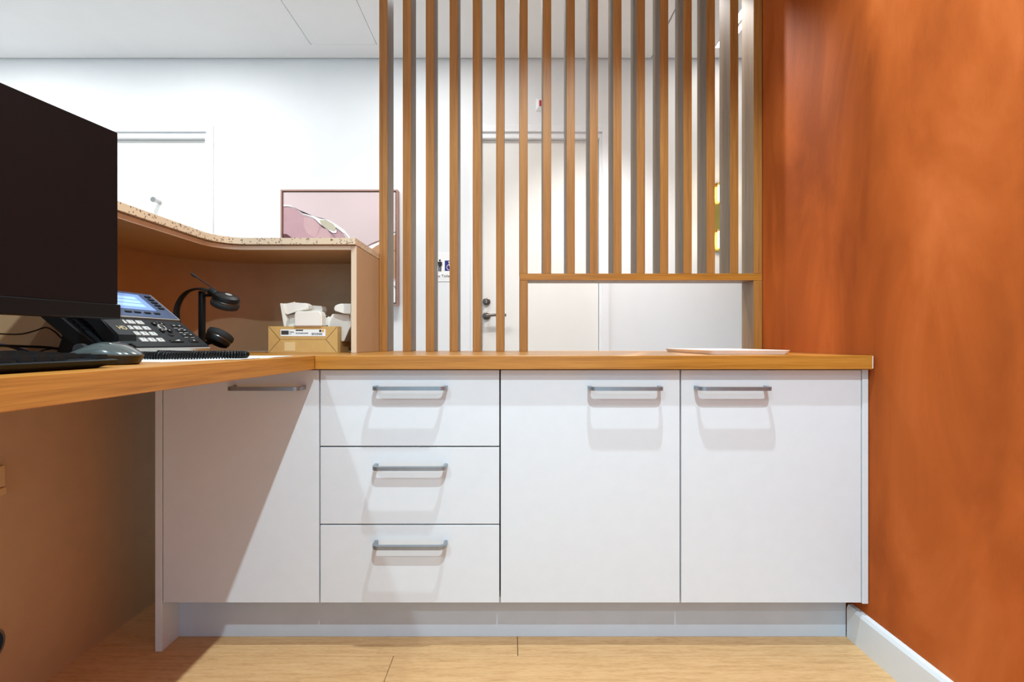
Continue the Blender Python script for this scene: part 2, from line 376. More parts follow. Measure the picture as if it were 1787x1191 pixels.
# lever handle and lock on the right door
bm = bmesh.new(); lathe(bm, [(0.026, 0), (0.026, 0.007), (0.023, 0.010), (0.012, 0.011), (0.011, 0.045)], (-0.1606, LEAFY, 0.937), (0, -1, 0))
h1 = obj('handle_rose', bm, 'nickel', d1, True)
bm = bmesh.new(); tube(bm, catmull([(-0.1606, LEAFY - 0.048, 0.937), (-0.14, LEAFY - 0.05, 0.939), (-0.09, LEAFY - 0.05, 0.943), (-0.035, LEAFY - 0.046, 0.942)]), 0.0095, n=12)
obj('lever', bm, 'nickel', h1, True)
bm = bmesh.new(); lathe(bm, [(0.0245, 0), (0.0245, 0.008), (0.021, 0.011), (0.013, 0.012), (0.013, 0.016)], (-0.1606, LEAFY, 1.0286), (0, -1, 0))
l1 = obj('lock_cylinder', bm, 'nickel', d1, True)
obj('thumb_turn', box(-0.1636, -0.1576, LEAFY - 0.028, LEAFY - 0.016, 1.018, 1.040, bev=0.0015), 'chrome', l1)
# coat peg on the left door
bm = bmesh.new(); lathe(bm, [(0.0125, 0), (0.0125, 0.05), (0.0165, 0.0505), (0.0170, 0.06), (0.0165, 0.062), (0.0, 0.062)], (-2.2415, LEAFY, 1.6637), (0, -1, 0))
obj('coat_peg', bm, 'chrome', d2, True)

# ------------------------------------------------------------------ worktop, desk, cabinets
TOPZ = CAMZ - 0.0336; TH = 0.0337; WF = 1.2145; DF = 1.24; SY0 = 1.762; SY1 = 1.854; DX = -0.4827
wt = root('worktop', 'long straight oak laminate worktop over the white cabinets', 'worktop', (0.2, 1.5, TOPZ - TH))
obj('slab', box(DX + 0.0012, 0.8825, WF, SY1 + 0.02, TOPZ - TH, TOPZ, bev=0.0012), 'oak_x', wt)
obj('end_cap', box(0.8826, 0.8845, WF + 0.001, SY1, TOPZ - TH + 0.002, TOPZ - 0.001), 'seal', wt)
dk = root('reception_desk', 'oak topped desk return with brown back panel at the left', 'desk', (-0.8, 0.6, 0))
obj('desktop', box(-1.138, DX, -0.6, SY1 - 0.08, TOPZ - TH, TOPZ, bev=0.0012), 'oak_y', dk)
obj('back_panel', box(-1.078, -1.06, -0.6, SY1, 0.0, TOPZ - TH - 0.001), 'beige', dk)

def handle_mesh():
    W2 = 0.0905; D = 0.0395; t = 0.011; r = 0.017; h = 0.0045
    o = [(-W2, 0)] + [(-W2 + r - r * math.cos(a), -D + r - r * math.sin(a)) for a in [R(90 * i / 6) for i in range(7)]]
    o += [(-x, y) for x, y in reversed(o)]
    t2 = 0.008
    W3 = W2 - t2; D3 = D - t; r3 = r - t2
    i_ = [(-W3, 0)] + [(-W3 + r3 - r3 * math.cos(a), -D3 + r3 - r3 * math.sin(a)) for a in [R(90 * i / 6) for i in range(7)]]
    i_ += [(-x, y) for x, y in reversed(i_)]
    bm = bmesh.new(); n = len(o)
    top = [[bm.verts.new((x, y, z)) for x, y in l] for z in (-h, h) for l in (o, i_)]
    ob, ib, ot, it = top
    for k in range(n - 1):
        bm.faces.new((ob[k], ob[k + 1], ot[k + 1], ot[k])); bm.faces.new((ib[k], ib[k + 1], it[k + 1], it[k]))
        bm.faces.new((ob[k], ob[k + 1], ib[k + 1], ib[k])); bm.faces.new((ot[k], ot[k + 1], it[k + 1], it[k]))
    bm.faces.new((ob[0], ot[0], it[0], ib[0])); bm.faces.new((ob[-1], ot[-1], it[-1], ib[-1]))
    bmesh.ops.recalc_face_normals(bm, faces=bm.faces)
    me = bpy.data.meshes.new('handle'); bm.to_mesh(me); bm.free()
    for p in me.polygons: p.use_smooth = True
    me.set_sharp_from_angle(angle=R(40))
    me.materials.append(M['steel'])
    return me
HM = handle_mesh()
def handle(x, z, parent):
    o = bpy.data.objects.new('handle', HM); C.objects.link(o); o.parent = parent
    o.location = Vector((x, DF, z)) - WL[parent]; WL[o] = Vector((x, DF, z)); o['label'] = 'brushed steel bar handle'
    return o
GX = [-0.8720, -0.4795, -0.0292, 0.4213, 0.8738]
ZB = 0.1215; ZT = TOPZ - TH - 0.003; g = 0.0018; CBY = 1.258; KY = 1.302
def carcass(r, x0, x1):
    bm = bmesh.new()
    bx(bm, x0 + 0.0005, x1 - 0.0005, CBY + 0.003, SY1, ZB + 0.004, ZT + 0.001)
    return obj('carcass', bm, 'carcass', r)
def front(name, r, x0, x1, z0, z1):
    return obj(name, box(x0 + g, x1 - g, DF, CBY, z0, z1, bev=0.0008, seg=1), 'white', r)
c1 = root('base_cabinet', 'white corner cabinet with one shaded door beside the desk', 'cabinet', ((GX[0] + GX[1]) / 2, 1.5, 0), group='white cabinets under the worktop')
carcass(c1, GX[0], GX[1])
handle(-0.6032, 0.659, front('door', c1, GX[0], GX[1], ZB, ZT))
obj('end_panel', box(-0.8895, -0.8722, DF - 0.001, SY1, 0.0, ZT + 0.001, bev=0.0006, seg=1), 'white', c1)
c2 = root('drawer_cabinet', 'white cabinet with three stacked drawers', 'cabinet', ((GX[1] + GX[2]) / 2, 1.5, 0), group='white cabinets under the worktop')
carcass(c2, GX[1], GX[2])
zs = [ZB, CAMZ - 0.4564, CAMZ - 0.2618, ZT]
for i, hz in enumerate((0.2734, 0.4652, 0.6597)):
    handle(-0.2502, hz, front('drawer', c2, GX[1], GX[2], zs[i] + (g if i else 0), zs[i + 1] - (g if i < 2 else 0)))
c3 = root('base_cabinet', 'white single door cabinet between the drawers and the last cabinet', 'cabinet', ((GX[2] + GX[3]) / 2, 1.5, 0), group='white cabinets under the worktop')
carcass(c3, GX[2], GX[3]); handle(0.280, 0.659, front('door', c3, GX[2], GX[3], ZB, ZT))
c4 = root('base_cabinet', 'white single door cabinet touching the terracotta wall', 'cabinet', ((GX[3] + GX[4]) / 2, 1.5, 0), group='white cabinets under the worktop')
carcass(c4, GX[3], GX[4]); handle(0.5448, 0.659, front('door', c4, GX[3], GX[4], ZB, ZT))
obj('filler_panel', box(GX[4] + 0.0005, 0.8888, DF - 0.002, DF + 0.3, ZB - 0.002, ZT + 0.001, bev=0.0006, seg=1), 'white', c4)
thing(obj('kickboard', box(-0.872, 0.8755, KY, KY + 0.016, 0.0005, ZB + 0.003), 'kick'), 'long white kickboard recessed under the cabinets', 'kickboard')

# ------------------------------------------------------------------ slat screen
ss = root('slat_screen', 'oak slat screen standing on the worktop with a low opening', 'screen', (0.2, 1.8, TOPZ))
SX0 = -0.4703; SP = 0.08304; SW = 0.0296; RZ0, RZ1 = 0.9915, 1.0155
def slat(name, i, z0, z1):
    x = SX0 + SP * i + (random.uniform(-0.0008, 0.0008) if name == 'slat' and 0 < i < 16 else 0)
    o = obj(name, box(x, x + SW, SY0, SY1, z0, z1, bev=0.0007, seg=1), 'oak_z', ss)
    o.data.materials.append(M['grey_wood_z'])
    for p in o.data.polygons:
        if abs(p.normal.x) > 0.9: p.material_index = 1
    return o
for i in range(17): slat('slat', i, TOPZ + 0.0003 if i < 6 else RZ1 + 0.0003, CEIL - 0.001)
slat('post', 6, TOPZ + 0.0003, RZ0 - 0.0003); slat('post', 16, TOPZ + 0.0003, RZ0 - 0.0003)
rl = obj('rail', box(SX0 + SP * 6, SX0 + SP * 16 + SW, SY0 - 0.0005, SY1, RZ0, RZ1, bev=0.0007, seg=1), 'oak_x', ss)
rl.data.materials.append(M['grey_wood_x'])
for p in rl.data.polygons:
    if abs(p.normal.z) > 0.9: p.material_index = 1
for i in range(7, 16):
    for yy in (SY0 + 0.03, ):
        bm = bmesh.new(); x = SX0 + SP * i + SW / 2; cyl(bm, (x, yy, RZ0 - 0.0008), (x, yy, RZ0 + 0.001), 0.004, n=10); obj('screw', bm, 'nickel', rl)

# ------------------------------------------------------------------ reception hutch
hu = root('counter_hutch', 'brown counter hutch with curved back and speckled stone top', 'counter', (-0.8, 1.4, TOPZ))
HR = -0.4715; S0, S1 = CAMZ + 0.2945, CAMZ + 0.3137
def lpoly(ix, iy, r, ox, oy, ro, right, near=-0.6):
    inner = [(ix, near)] + [(ix + r - r * math.cos(R(a)), iy - r + r * math.sin(R(a))) for a in range(0, 91, 9)] + [(right, iy)]
    outer = [(right, oy)] + [(ox + ro - ro * math.cos(R(a)), oy - ro + ro * math.sin(R(a))) for a in range(90, -1, -6)] + [(ox, near)]
    return inner + outer
def capped(pts, z0, z1, bev=0.0):
    bm = bmesh.new(); prism(bm, pts, 'Z', z0, z1)
    return bm
obj('stone_top', capped(lpoly(-0.877, 1.497, 0.085, -1.175, 1.858, 0.34, HR), S0, S1), 'stone', hu, True)
tp = obj('top_panel', capped(lpoly(-0.889, 1.509, 0.085, -1.165, 1.848, 0.33, HR - 0.0165), CAMZ + 0.2795, CAMZ + 0.2925), 'beige', hu, True)
obj('edge_strip', capped([(-0.8888, -0.6)] + [(-0.8888 + 0.085 - 0.085 * math.cos(R(a)), 1.5088 - 0.085 + 0.085 * math.sin(R(a))) for a in range(0, 91, 9)] + [(HR - 0.0165, 1.5088)] +
    [(HR - 0.0165, 1.5078)] + [(-0.8878 + 0.085 - 0.085 * math.cos(R(a)), 1.5078 - 0.085 + 0.085 * math.sin(R(a))) for a in range(90, -1, -9)] + [(-0.8878, -0.6)], CAMZ + 0.2795, CAMZ + 0.2925), 'edge', tp)
ep = obj('end_panel', box(HR - 0.016, HR, 1.510, SY1, TOPZ + 0.0004, CAMZ + 0.2925, bev=0.0006, seg=1), 'beige', hu)
obj('edge_strip', box(HR - 0.016, HR, 1.5088, 1.5098, TOPZ + 0.0006, CAMZ + 0.2923), 'edge', ep)
obj('spacer', capped(lpoly(-0.90, 1.52, 0.085, -1.155, 1.838, 0.32, HR - 0.012), CAMZ + 0.2926, CAMZ + 0.2944), 'dark', hu)
# curved back panel
ro = 0.27
inn = [(-1.14, -0.6)] + [(-1.14 + ro - ro * math.cos(R(a)), 1.775 - ro + ro * math.sin(R(a))) for a in range(0, 91, 6)] + [(HR - 0.0165, 1.775)]
out = [(HR - 0.0165, 1.793)] + [(-1.158 + (ro + .018) - (ro + .018) * math.cos(R(a)), 1.793 - (ro + .018) + (ro + .018) * math.sin(R(a))) for a in range(90, -1, -6)] + [(-1.158, -0.6)]
obj('back_panel', capped(inn + out, TOPZ + 0.0004, CAMZ + 0.2793), 'beige', hu, True)
dv = obj('divider', box(-1.139, -0.8955, 0.987, 1.002, TOPZ + 0.0004, CAMZ + 0.2793), 'beige', hu)
obj('edge_strip', box(-0.8954, -0.8946, 0.987, 1.002, TOPZ + 0.0006, CAMZ + 0.2791), 'edge', dv)

# ------------------------------------------------------------------ things on the far wall and ceiling
pc = root('framed_picture', 'framed abstract painting in pale pink and mauve on the white wall', 'picture', ((490 + 697 - 2 * CX) / 2 * 3.08 / F, FARY, 1.0))
PY = 3.078; px0, pz1 = P(489.5, 331, PY).x, P(489.5, 331, PY).z; px1, pz0 = P(694, 532.5, PY).x, P(694, 532.5, PY).z
fw = 0.009
for a in ((px0, px0 + fw, pz0, pz1), (px1 - fw, px1, pz0, pz1), (px0 + fw, px1 - fw, pz0, pz0 + fw), (px0 + fw, px1 - fw, pz1 - fw, pz1)):
    obj('frame_side', box(a[0], a[1], PY, FARY - 0.001, a[2], a[3]), 'frame_wood', pc)
obj('backing', box(px0 + fw, px1 - fw, FARY - 0.012, FARY - 0.002, pz0 + fw, pz1 - fw), 'gap', pc)
cg = 0.006
cv = obj('canvas', box(px0 + fw + cg, px1 - fw - cg, PY + 0.006, FARY - 0.012, pz0 + fw + cg, pz1 - fw - cg), 'canvas', pc)
CYV = PY + 0.006
cbx0, cbx1, cbz0, cbz1 = px0 + fw + cg, px1 - fw - cg, pz0 + fw + cg, pz1 - fw - cg
PCX = lambda zx: max(cbx0, min(cbx1, P(480 + zx / 5.4125, 0, CYV).x))
PCZ = lambda zy: max(cbz0, min(cbz1, P(0, 320 + zy / 5.4125, CYV).z))
pk = [0]
def paint(pts, m, name='paint_patch'):
    pk[0] += 1; e = 0.0003 * pk[0]
    q = [(PCX(a), PCZ(b)) for a, b in pts]
    bm = bmesh.new(); prism(bm, q, 'Y', CYV - e, CYV - 0.00005); bmesh.ops.triangulate(bm, faces=bm.faces)
    return obj(name, bm, m, cv)
def stroke(pts, r, m):
    pk[0] += 1; e = 0.0003 * pk[0]
    q = [Vector((PCX(a), CYV - e, PCZ(b))) for a, b in pts]
    bm = bmesh.new(); tube(bm, catmull(q, 4), 0.0006, n=6, rw=r, ref=(0.3, 0, 1)); return obj('paint_line', bm, m, cv)
paint([(60, 205), (140, 205), (220, 250), (265, 285), (360, 310), (430, 335), (500, 345), (580, 390), (650, 440), (700, 500), (740, 560), (800, 700), (60, 900)], 'cwhite')
paint([(60, 220), (140, 224), (210, 250), (262, 300), (300, 312), (380, 345), (440, 410), (520, 470), (560, 520), (600, 640), (300, 760), (60, 760)], 'mauve')
paint([(272, 320), (330, 325), (385, 352), (420, 400), (400, 470), (380, 520), (300, 470), (270, 400)], 'rose')
paint([(420, 350), (480, 345), (550, 385), (585, 430), (560, 455), (490, 432), (440, 395)], 'sage')
paint([(440, 420), (490, 440), (560, 510), (590, 560), (470, 560), (380, 520)], 'rose')
paint([(500, 440), (545, 470), (580, 470), (590, 430), (640, 470), (690, 540), (720, 640), (560, 600)], 'mauve')
paint([(60, 480), (110, 480), (160, 515), (200, 600), (60, 640)], 'plum')
paint([(870, 620), (930, 570), (1000, 545), (1150, 460), (1150, 900), (900, 900), (840, 760)], 'ochre')
paint([(880, 600), (960, 565), (1060, 520), (1150, 462), (1150, 480), (1060, 545), (960, 590), (890, 640)], 'cwhite')
paint([(1000, 960), (1150, 930), (1150, 1140), (1000, 1140)], 'cwhite')
stroke([(64, 222), (140, 222), (210, 245), (262, 292)], 0.0012, 'plum')
stroke([(262, 296), (360, 330), (430, 392), (490, 434), (540, 470), (578, 472), (588, 450), (574, 420), (610, 445), (640, 470), (660, 480), (690, 520)], 0.0012, 'plum')
stroke([(500, 445), (540, 480), (575, 525)], 0.001, 'plum')
stroke([(870, 598), (920, 570), (985, 545), (1060, 505), (1145, 462)], 0.002, 'plum')
stroke([(1020, 640), (1080, 636), (1140, 636)], 0.0012, 'plum'); stroke([(1040, 1000), (1090, 985), (1125, 970), (1145, 995)], 0.0015, 'plum')

sg = root('toilet_sign', 'white unisex toilet sign with black figures and a blue square', 'sign', (P(770, 0, FARY).x, FARY, P(0, 491.5, FARY).z))
sx0, sx1, sz0, sz1 = P(742, 0, 3.127).x, P(799, 0, 3.127).x, P(0, 491.5, 3.127).z, P(0, 441, 3.127).z
obj('plate', box(sx0, sx1, 3.1265, FARY - 0.0005, sz0, sz1, bev=0.001, seg=1), 'paper', sg)
SY = 3.1264
def spx(px, py): p = P(px, py, SY); return (p.x, p.z)
def figure(cx, skirt):
    bm = bmesh.new()
    s = 21.0 / 21
    x, z = spx(cx, 454.8); cyl(bm, (x, SY, z), (x, SY - 0.0008, z), 0.0066, n=16)
    if skirt: pts = [(-2.2, 457), (2.2, 457), (3.9, 463.5), (2.9, 464), (2.0, 460.5), (3.4, 467.5), (1.6, 467.5), (1.6, 474), (.25, 474), (.25, 467.5), (-.25, 467.5), (-.25, 474), (-1.6, 474), (-1.6, 467.5), (-3.4, 467.5), (-2.0, 460.5), (-2.9, 464), (-3.9, 463.5)]
    else: pts = [(-2.9, 457), (2.9, 457), (3.8, 458.2), (4.1, 464.3), (3.0, 464.6), (2.6, 460), (2.5, 465.3), (2.4, 474), (.4, 474), (.4, 466), (-.4, 466), (-.4, 474), (-2.4, 474), (-2.5, 465.3), (-2.6, 460), (-3.0, 464.6), (-4.1, 464.3), (-3.8, 458.2)]
    prism(bm, [spx(cx + a, b) for a, b in pts], 'Y', SY - 0.0008, SY); bmesh.ops.triangulate(bm, faces=bm.faces)
    return bm
obj('figure', figure(756.5, True), 'ink', sg); obj('figure', figure(767.6, False), 'ink', sg)
q0, q1 = spx(776.2, 473), spx(794.2, 455)
sq = obj('symbol_panel', box(q0[0], q1[0], SY - 0.0008, SY, q0[1], q1[1]), 'blue', sg)
bm = bmesh.new(); wc = spx(784.6, 466.8)
tube(bm, [Vector((wc[0] + 0.0175 * math.cos(R(a)), SY - 0.0012, wc[1] + 0.0175 * math.sin(R(a)))) for a in range(100, 371, 15)], 0.0016, n=6)
hp = spx(783.6, 457.6); cyl(bm, (hp[0], SY - 0.0008, hp[1]), (hp[0], SY - 0.0016, hp[1]), 0.0042, n=12)
tube(bm, [Vector((*(lambda t: (t[0], SY - 0.0012, t[1]))(spx(a, b)),)) for a, b in ((783.8, 459.5), (784.2, 464.8), (788.0, 464.8), (789.6, 470.6), (791.4, 470))], 0.0022, n=6)
tube(bm, [Vector((*(lambda t: (t[0], SY - 0.0012, t[1]))(spx(a, b)),)) for a, b in ((784.0, 462), (787.8, 462))], 0.0015, n=6)
obj('wheelchair_symbol', bm, 'paper', sq)
tpos = spx(768.0, 482.2)
obj('lettering', text_bm('Unisex Toilet', 0.0250, Matrix.Translation((tpos[0], SY - 0.0004, tpos[1])) @ FACE), 'ink', sg)
bm = bmesh.new()
for i in range(14):
    a = spx(751 + i * 2.5, 487.3); cyl(bm, (a[0], SY, a[1]), (a[0], SY - 0.0007, a[1]), 0.0014, n=8)
obj('braille_row', bm, 'rim', sg)

bc = root('wall_beacon', 'small white wall beacon with red lens above the door', 'beacon', (0.193, FARY, 2.232))
a0 = P(935.5, 193, 3.12); a1 = P(957, 172, 3.12)
bm = bmesh.new(); vs = []
for y, k in ((FARY - 0.0005, 0), (3.118, 0.002), (3.100, 0.014)):
    vs.append([bm.verts.new(p) for p in ((a0.x + k, y, a0.z + k), (a1.x - k, y, a0.z + k), (a1.x - k, y, a1.z - k), (a0.x + k, y, a1.z - k))])
for q in range(2):
    for i in range(4): bm.faces.new((vs[q][i], vs[q][(i + 1) % 4], vs[q + 1][(i + 1) % 4], vs[q + 1][i]))
bm.faces.new(vs[0]); bm.faces.new(vs[2])
obj('housing', bm, 'trim', bc)
b0 = P(940.8, 185, 3.095); b1 = P(951.5, 175, 3.095)
obj('lens', box(b0.x, b1.x, 3.090, 3.0998, b0.z, b1.z, bev=0.004), 'red', bc)

sc = root('wall_sconce', 'tall brass wall sconce with two lit glass tubes', 'lamp', (1.296, FARY, 1.34))
scx = 1.296; z0s, z1s = P(0, 439, 3.1).z, P(0, 318, 3.1).z; rr = 0.036
pts = arc(scx, z1s - rr, rr, 0, 180, 14) + arc(scx, z0s + rr, rr, 180, 360, 14)
bm = bmesh.new(); prism(bm, pts, 'Y', FARY - 0.022, FARY - 0.0005); obj('back_plate', bm, 'brass', sc, True)
for za, zb in ((P(0, 352, 3.09).z, P(0, 322, 3.09).z), (P(0, 433, 3.09).z, P(0, 402, 3.09).z)):
    bm = bmesh.new(); lathe(bm, [(0.0, za), (0.010, za + 0.002), (0.0155, za + 0.010), (0.0155, zb - 0.010), (0.010, zb - 0.002), (0.0, zb)], (scx, 3.088, 0), (0, 0, 1), n=20)
    gt = obj('glass_tube', bm, 'glow', sc, True)
    zc = zb if za > 1.6 else zb
    bm = bmesh.new(); cyl(bm, (scx, 3.088, zb - 0.008), (scx, 3.088, zb + 0.004), 0.018, n=20); cyl(bm, (scx, 3.09, zb - 0.003), (scx, FARY - 0.021, zb - 0.003), 0.005, n=10)
    obj('collar', bm, 'brass', gt, True)
for zz in (1.42, 1.72):
    l = bpy.data.lights.new('sconce_lamp', 'POINT'); l.energy = 0.8; l.color = (1, 0.8, 0.5); l.shadow_soft_size = 0.03
    o = bpy.data.objects.new('sconce_lamp', l); C.objects.link(o); o.location = (scx, 3.03, zz)
ls = root('ceiling_strip_light', 'twin recessed linear ceiling light glimpsed between the last slats', 'light', (1.267, 2.5, CEIL))
for xa, xb in ((1.228, 1.263), (1.279, 1.3055)):
    obj('diffuser', box(xa, xb, 1.95, 3.0, CEIL - 0.004, CEIL - 0.0004), 'led', ls)
bm = bmesh.new()
for xa, xb in ((1.222, 1.2278), (1.2632, 1.2788), (1.3057, 1.311)): bx(bm, xa, xb, 1.945, 3.005, CEIL - 0.006, CEIL - 0.0004)
obj('trim', bm, 'trim', ls)

# ------------------------------------------------------------------ things on the worktops
def monitor():
    ang = -math.atan2(0.187, 1)
    # local: x = out of the screen, y = along the screen to its far end, z = up; origin at desk under the far edge
    o = root('monitor', 'large black computer monitor switched off on the desk', 'monitor', (-0.693, 0.877, TOPZ), (0, 0, ang))
    Hb, Ht, Wd = 0.0735, 0.4035, 0.545
    obj('casing', box(-0.030, -0.003, -Wd, -0.0005, Hb + 0.004, Ht, bev=0.004), 'black', o)
    obj('screen_glass', box(-0.0032, 0.0, -Wd + 0.004, -0.003, Hb + 0.0265, Ht - 0.002), 'screen', o)
    obj('chin', box(-0.031, 0.002, -Wd, 0.002, Hb, Hb + 0.026, bev=0.002), 'black', o)
    obj('neck', box(-0.058, -0.031, -Wd / 2 - 0.03, -Wd / 2 + 0.03, 0.01, 0.24, bev=0.004), 'black', o)
    bm = bmesh.new(); bx(bm, -0.17, 0.01, -Wd / 2 - 0.11, -Wd / 2 + 0.11, 0.0, 0.01, bev=0.003); obj('foot', bm, 'black', o)
monitor()

# keyboard (long axis along the desk edge)
kb = root('keyboard', 'black computer keyboard lying along the desk edge', 'keyboard', (-0.60, 0.43, TOPZ))
ky0, ky1 = 0.215, 0.655; kx1 = -0.519; kx0 = -0.662
bm = bmesh.new()
prism(bm, [(kx1 - 0.010, TOPZ + 0.0004), (kx1 - 0.002, TOPZ + 0.006), (kx1, TOPZ + 0.0098), (kx1 - 0.003, TOPZ + 0.0112), (kx0 + 0.002, TOPZ + 0.0178), (kx0, TOPZ + 0.015), (kx0 + 0.006, TOPZ + 0.0004)], 'Y', ky0, ky1)
for v in bm.verts:
    if v.co.y > ky1 - 0.001 and v.co.z < TOPZ + 0.004: v.co.y -= 0.022
obj('body', bm, 'phone', kb)
kme = None
for r_ in range(6):
    for c_ in range(21):
        if (r_ == 0 and c_ in (1, 2)) or (c_ == 15 and r_ != 0): continue
        x = kx1 - 0.016 - r_ * 0.0205 - (0.004 if r_ == 5 else 0); y = ky1 - 0.014 - c_ * 0.0203
        z = TOPZ + 0.0112 + (-(x - kx1) - 0.003) * 0.048
        if kme is None:
            bm = bmesh.new(); s1, s2 = 0.0088, 0.0070
            vs = [bm.verts.new((a * s, b * s, h)) for s, h in ((s1, 0), (s2, 0.0055)) for a, b in ((-1, -1), (1, -1), (1, 1), (-1, 1))]
            bm.faces.new(vs[4:]); bm.faces.new(vs[:4][::-1])
            for i in range(4): bm.faces.new((vs[i], vs[(i + 1) % 4], vs[4 + (i + 1) % 4], vs[4 + i]))
            kme = bpy.data.meshes.new('key'); bm.to_mesh(kme); bm.free(); kme.materials.append(M['black'])
        o = bpy.data.objects.new('key', kme); C.objects.link(o); o.parent = kb; o.location = Vector((x, y, z)) - WL[kb]

def mouse():
    o = root('computer_mouse', 'black and grey glossy computer mouse behind the keyboard', 'mouse', (-0.604, 0.733, TOPZ), (0, 0, R(4)))
    L, Wm, H = 0.108, 0.060, 0.034
    def shell(z_lo, z_hi, scale, n=24, rings=9):
        bm = bmesh.new(); R_ = []
        for i in range(rings):
            t = i / (rings - 1); ring = []
            for k in range(n):
                a = 2 * math.pi * k / n; cx_, sy_ = math.cos(a), math.sin(a)
                ex = abs(cx_) ** 0.8 * (1 if cx_ > 0 else -1); ey = abs(sy_) ** 0.8 * (1 if sy_ > 0 else -1)
                rad = math.cos(t * math.pi / 2) ** 0.55 if z_hi > z_lo and scale else 1
                x = ex * L / 2 * rad; y = ey * Wm / 2 * rad * (1 - 0.10 * math.cos(a) * 0)
                prof = H * (0.36 + 0.64 * math.exp(-((x - 0.012) / 0.042) ** 2))
                z = z_lo + (prof - z_lo) * math.sin(t * math.pi / 2)
                ring.append(bm.verts.new((x, y, z)))
            R_.append(ring)
        for q in range(rings - 1):
            for k in range(n): bm.faces.new((R_[q][k], R_[q][(k + 1) % n], R_[q + 1][(k + 1) % n], R_[q + 1][k]))
        bm.faces.new(R_[0]); bm.faces.new(R_[-1]); return bm
    obj('shell', shell(0.013, 0.037, True), 'mouse_top', o, 'all')
    bm = bmesh.new()
    n = 24; rg = []
    for z, s in ((0.0004, 0.86), (0.003, 0.92), (0.0128, 1.0)):
        rg.append([bm.verts.new((abs(math.cos(a)) ** 0.8 * math.copysign(1, math.cos(a)) * L / 2 * s, abs(math.sin(a)) ** 0.8 * math.copysign(1, math.sin(a)) * Wm / 2 * s, z)) for a in [2 * math.pi * k / n for k in range(n)]])
    for q in range(2):
        for k in range(n): bm.faces.new((rg[q][k], rg[q][(k + 1) % n], rg[q + 1][(k + 1) % n], rg[q + 1][k]))
    bm.faces.new(rg[0]); bm.faces.new(rg[-1]); obj('base', bm, 'blackgloss', o, True)
    bm = bmesh.new(); cyl(bm, (-0.030, -0.004, 0.022), (-0.030, 0.004, 0.022), 0.009, n=16); obj('scroll_wheel', bm, 'rubber', o, True)
mouse()

# desk phone: local u = along the desk, v = up the face, n = out of the face
th = R(40)
ph = root('desk_phone', 'black office desk phone with a lit blue screen', 'phone', (-0.728, 0.92, TOPZ + 0.0226),
          Matrix(((0, -math.cos(th), math.sin(th)), (1, 0, 0), (0, math.sin(th), math.cos(th)))).to_euler())
U0, U1, VL = -0.042, 0.280, 0.192
bd = obj('body', box(U0, U1, 0.0, VL, -0.026, 0.0, bev=0.003), 'phone', ph)
obj('front_strip', box(U0 + 0.002, U1 - 0.001, -0.0035, 0.0005, -0.014, -0.0015, bev=0.001, seg=1), 'silver', bd)
sb = obj('screen_bezel', box(0.088, 0.274, 0.097, 0.189, -0.001, 0.004, bev=0.0015), 'bezel', ph)
lc = obj('lcd_screen', box(0.100, 0.226, 0.123, 0.180, 0.0041, 0.0046), 'lcd', sb)
for k in range(3): obj('screen_row', box(0.104, 0.205, 0.133 + 0.013 * k, 0.143 + 0.013 * k, 0.00465, 0.0049), 'lcd_b', lc)
obj('bezel_trim', box(0.090, 0.276, 0.0945, 0.0968, -0.001, 0.0035), 'silver', sb)
obj('bezel_trim', box(0.2742, 0.2765, 0.0945, 0.189, -0.001, 0.0035), 'silver', sb)
for u in (0.13, 0.156, 0.186, 0.2155): obj('soft_key', box(u - 0.009, u + 0.009, 0.109, 0.1145, 0.0041, 0.0062, bev=0.001, seg=1), 'black', sb)
for k in range(5): obj('line_key', box(0.243, 0.261, 0.1305 + k * 0.0105, 0.1365 + k * 0.0105, 0.0041, 0.0066, bev=0.001, seg=1), 'black', sb)
ROT = Matrix.Identity(4)
DIG = [['*', '0', '#'], ['7', '8', '9'], ['4', '5', '6'], ['1', '2', '3']]
for r_, v in enumerate((0.0227, 0.0428, 0.061, 0.080)):
    for c_, u in enumerate((0.0855, 0.109, 0.1335)):
        kk = obj('dial_key', box(u - 0.0085, u + 0.0085, v - 0.0058, v + 0.0058, -0.001, 0.0022, bev=0.0008, seg=1), 'key', ph)
        obj('digit', text_bm(DIG[r_][c_], 0.008, Matrix.Translation((u, v, 0.0023)), 0.0001), 'ink', kk)
# navigation ring and function keys
bm = bmesh.new(); lathe(bm, [(0.0105, 0), (0.0105, 0.002), (0.008, 0.003), (0.0065, 0.002), (0.0065, 0)], (0.185, 0.066, 0), (0, 0, 1)); nv = obj('navigation_ring', bm, 'silver', ph, True)
bm = bmesh.new(); lathe(bm, [(0.006, 0), (0.006, 0.003), (0.004, 0.0035)], (0.185, 0.066, 0), (0, 0, 1)); obj('ok_key', bm, 'black', nv, True)
for a in (45, 135, 225, 315):
    bm = bmesh.new(); lathe(bm, [(0.0062, 0), (0.0062, 0.003), (0.004, 0.004)], (0.185 + 0.0165 * math.cos(R(a)), 0.066 + 0.0165 * math.sin(R(a)), 0), (0, 0, 1), n=16); obj('arrow_key', bm, 'blackgloss', nv, True)
for (u, v) in ((0.232, 0.058), (0.251, 0.058), (0.231, 0.041), (0.2536, 0.041), (0.232, 0.074), (0.251, 0.074)):
    fk = obj('function_key', box(u - 0.0078, u + 0.0078, v - 0.0045, v + 0.0045, -0.001, 0.0022, bev=0.001, seg=1), 'black', ph)
    obj('key_mark', box(u - 0.003, u + 0.003, v - 0.0012, v + 0.0012, 0.0022, 0.0025), 'key', fk)
    obj('key_label', box(u - 0.006, u + 0.006, v - 0.0078, v - 0.0066, -0.0002, 0.0003), 'key', fk)
obj('headset_key', box(0.180, 0.191, 0.036, 0.045, -0.001, 0.0022, bev=0.001, seg=1), 'black', ph)
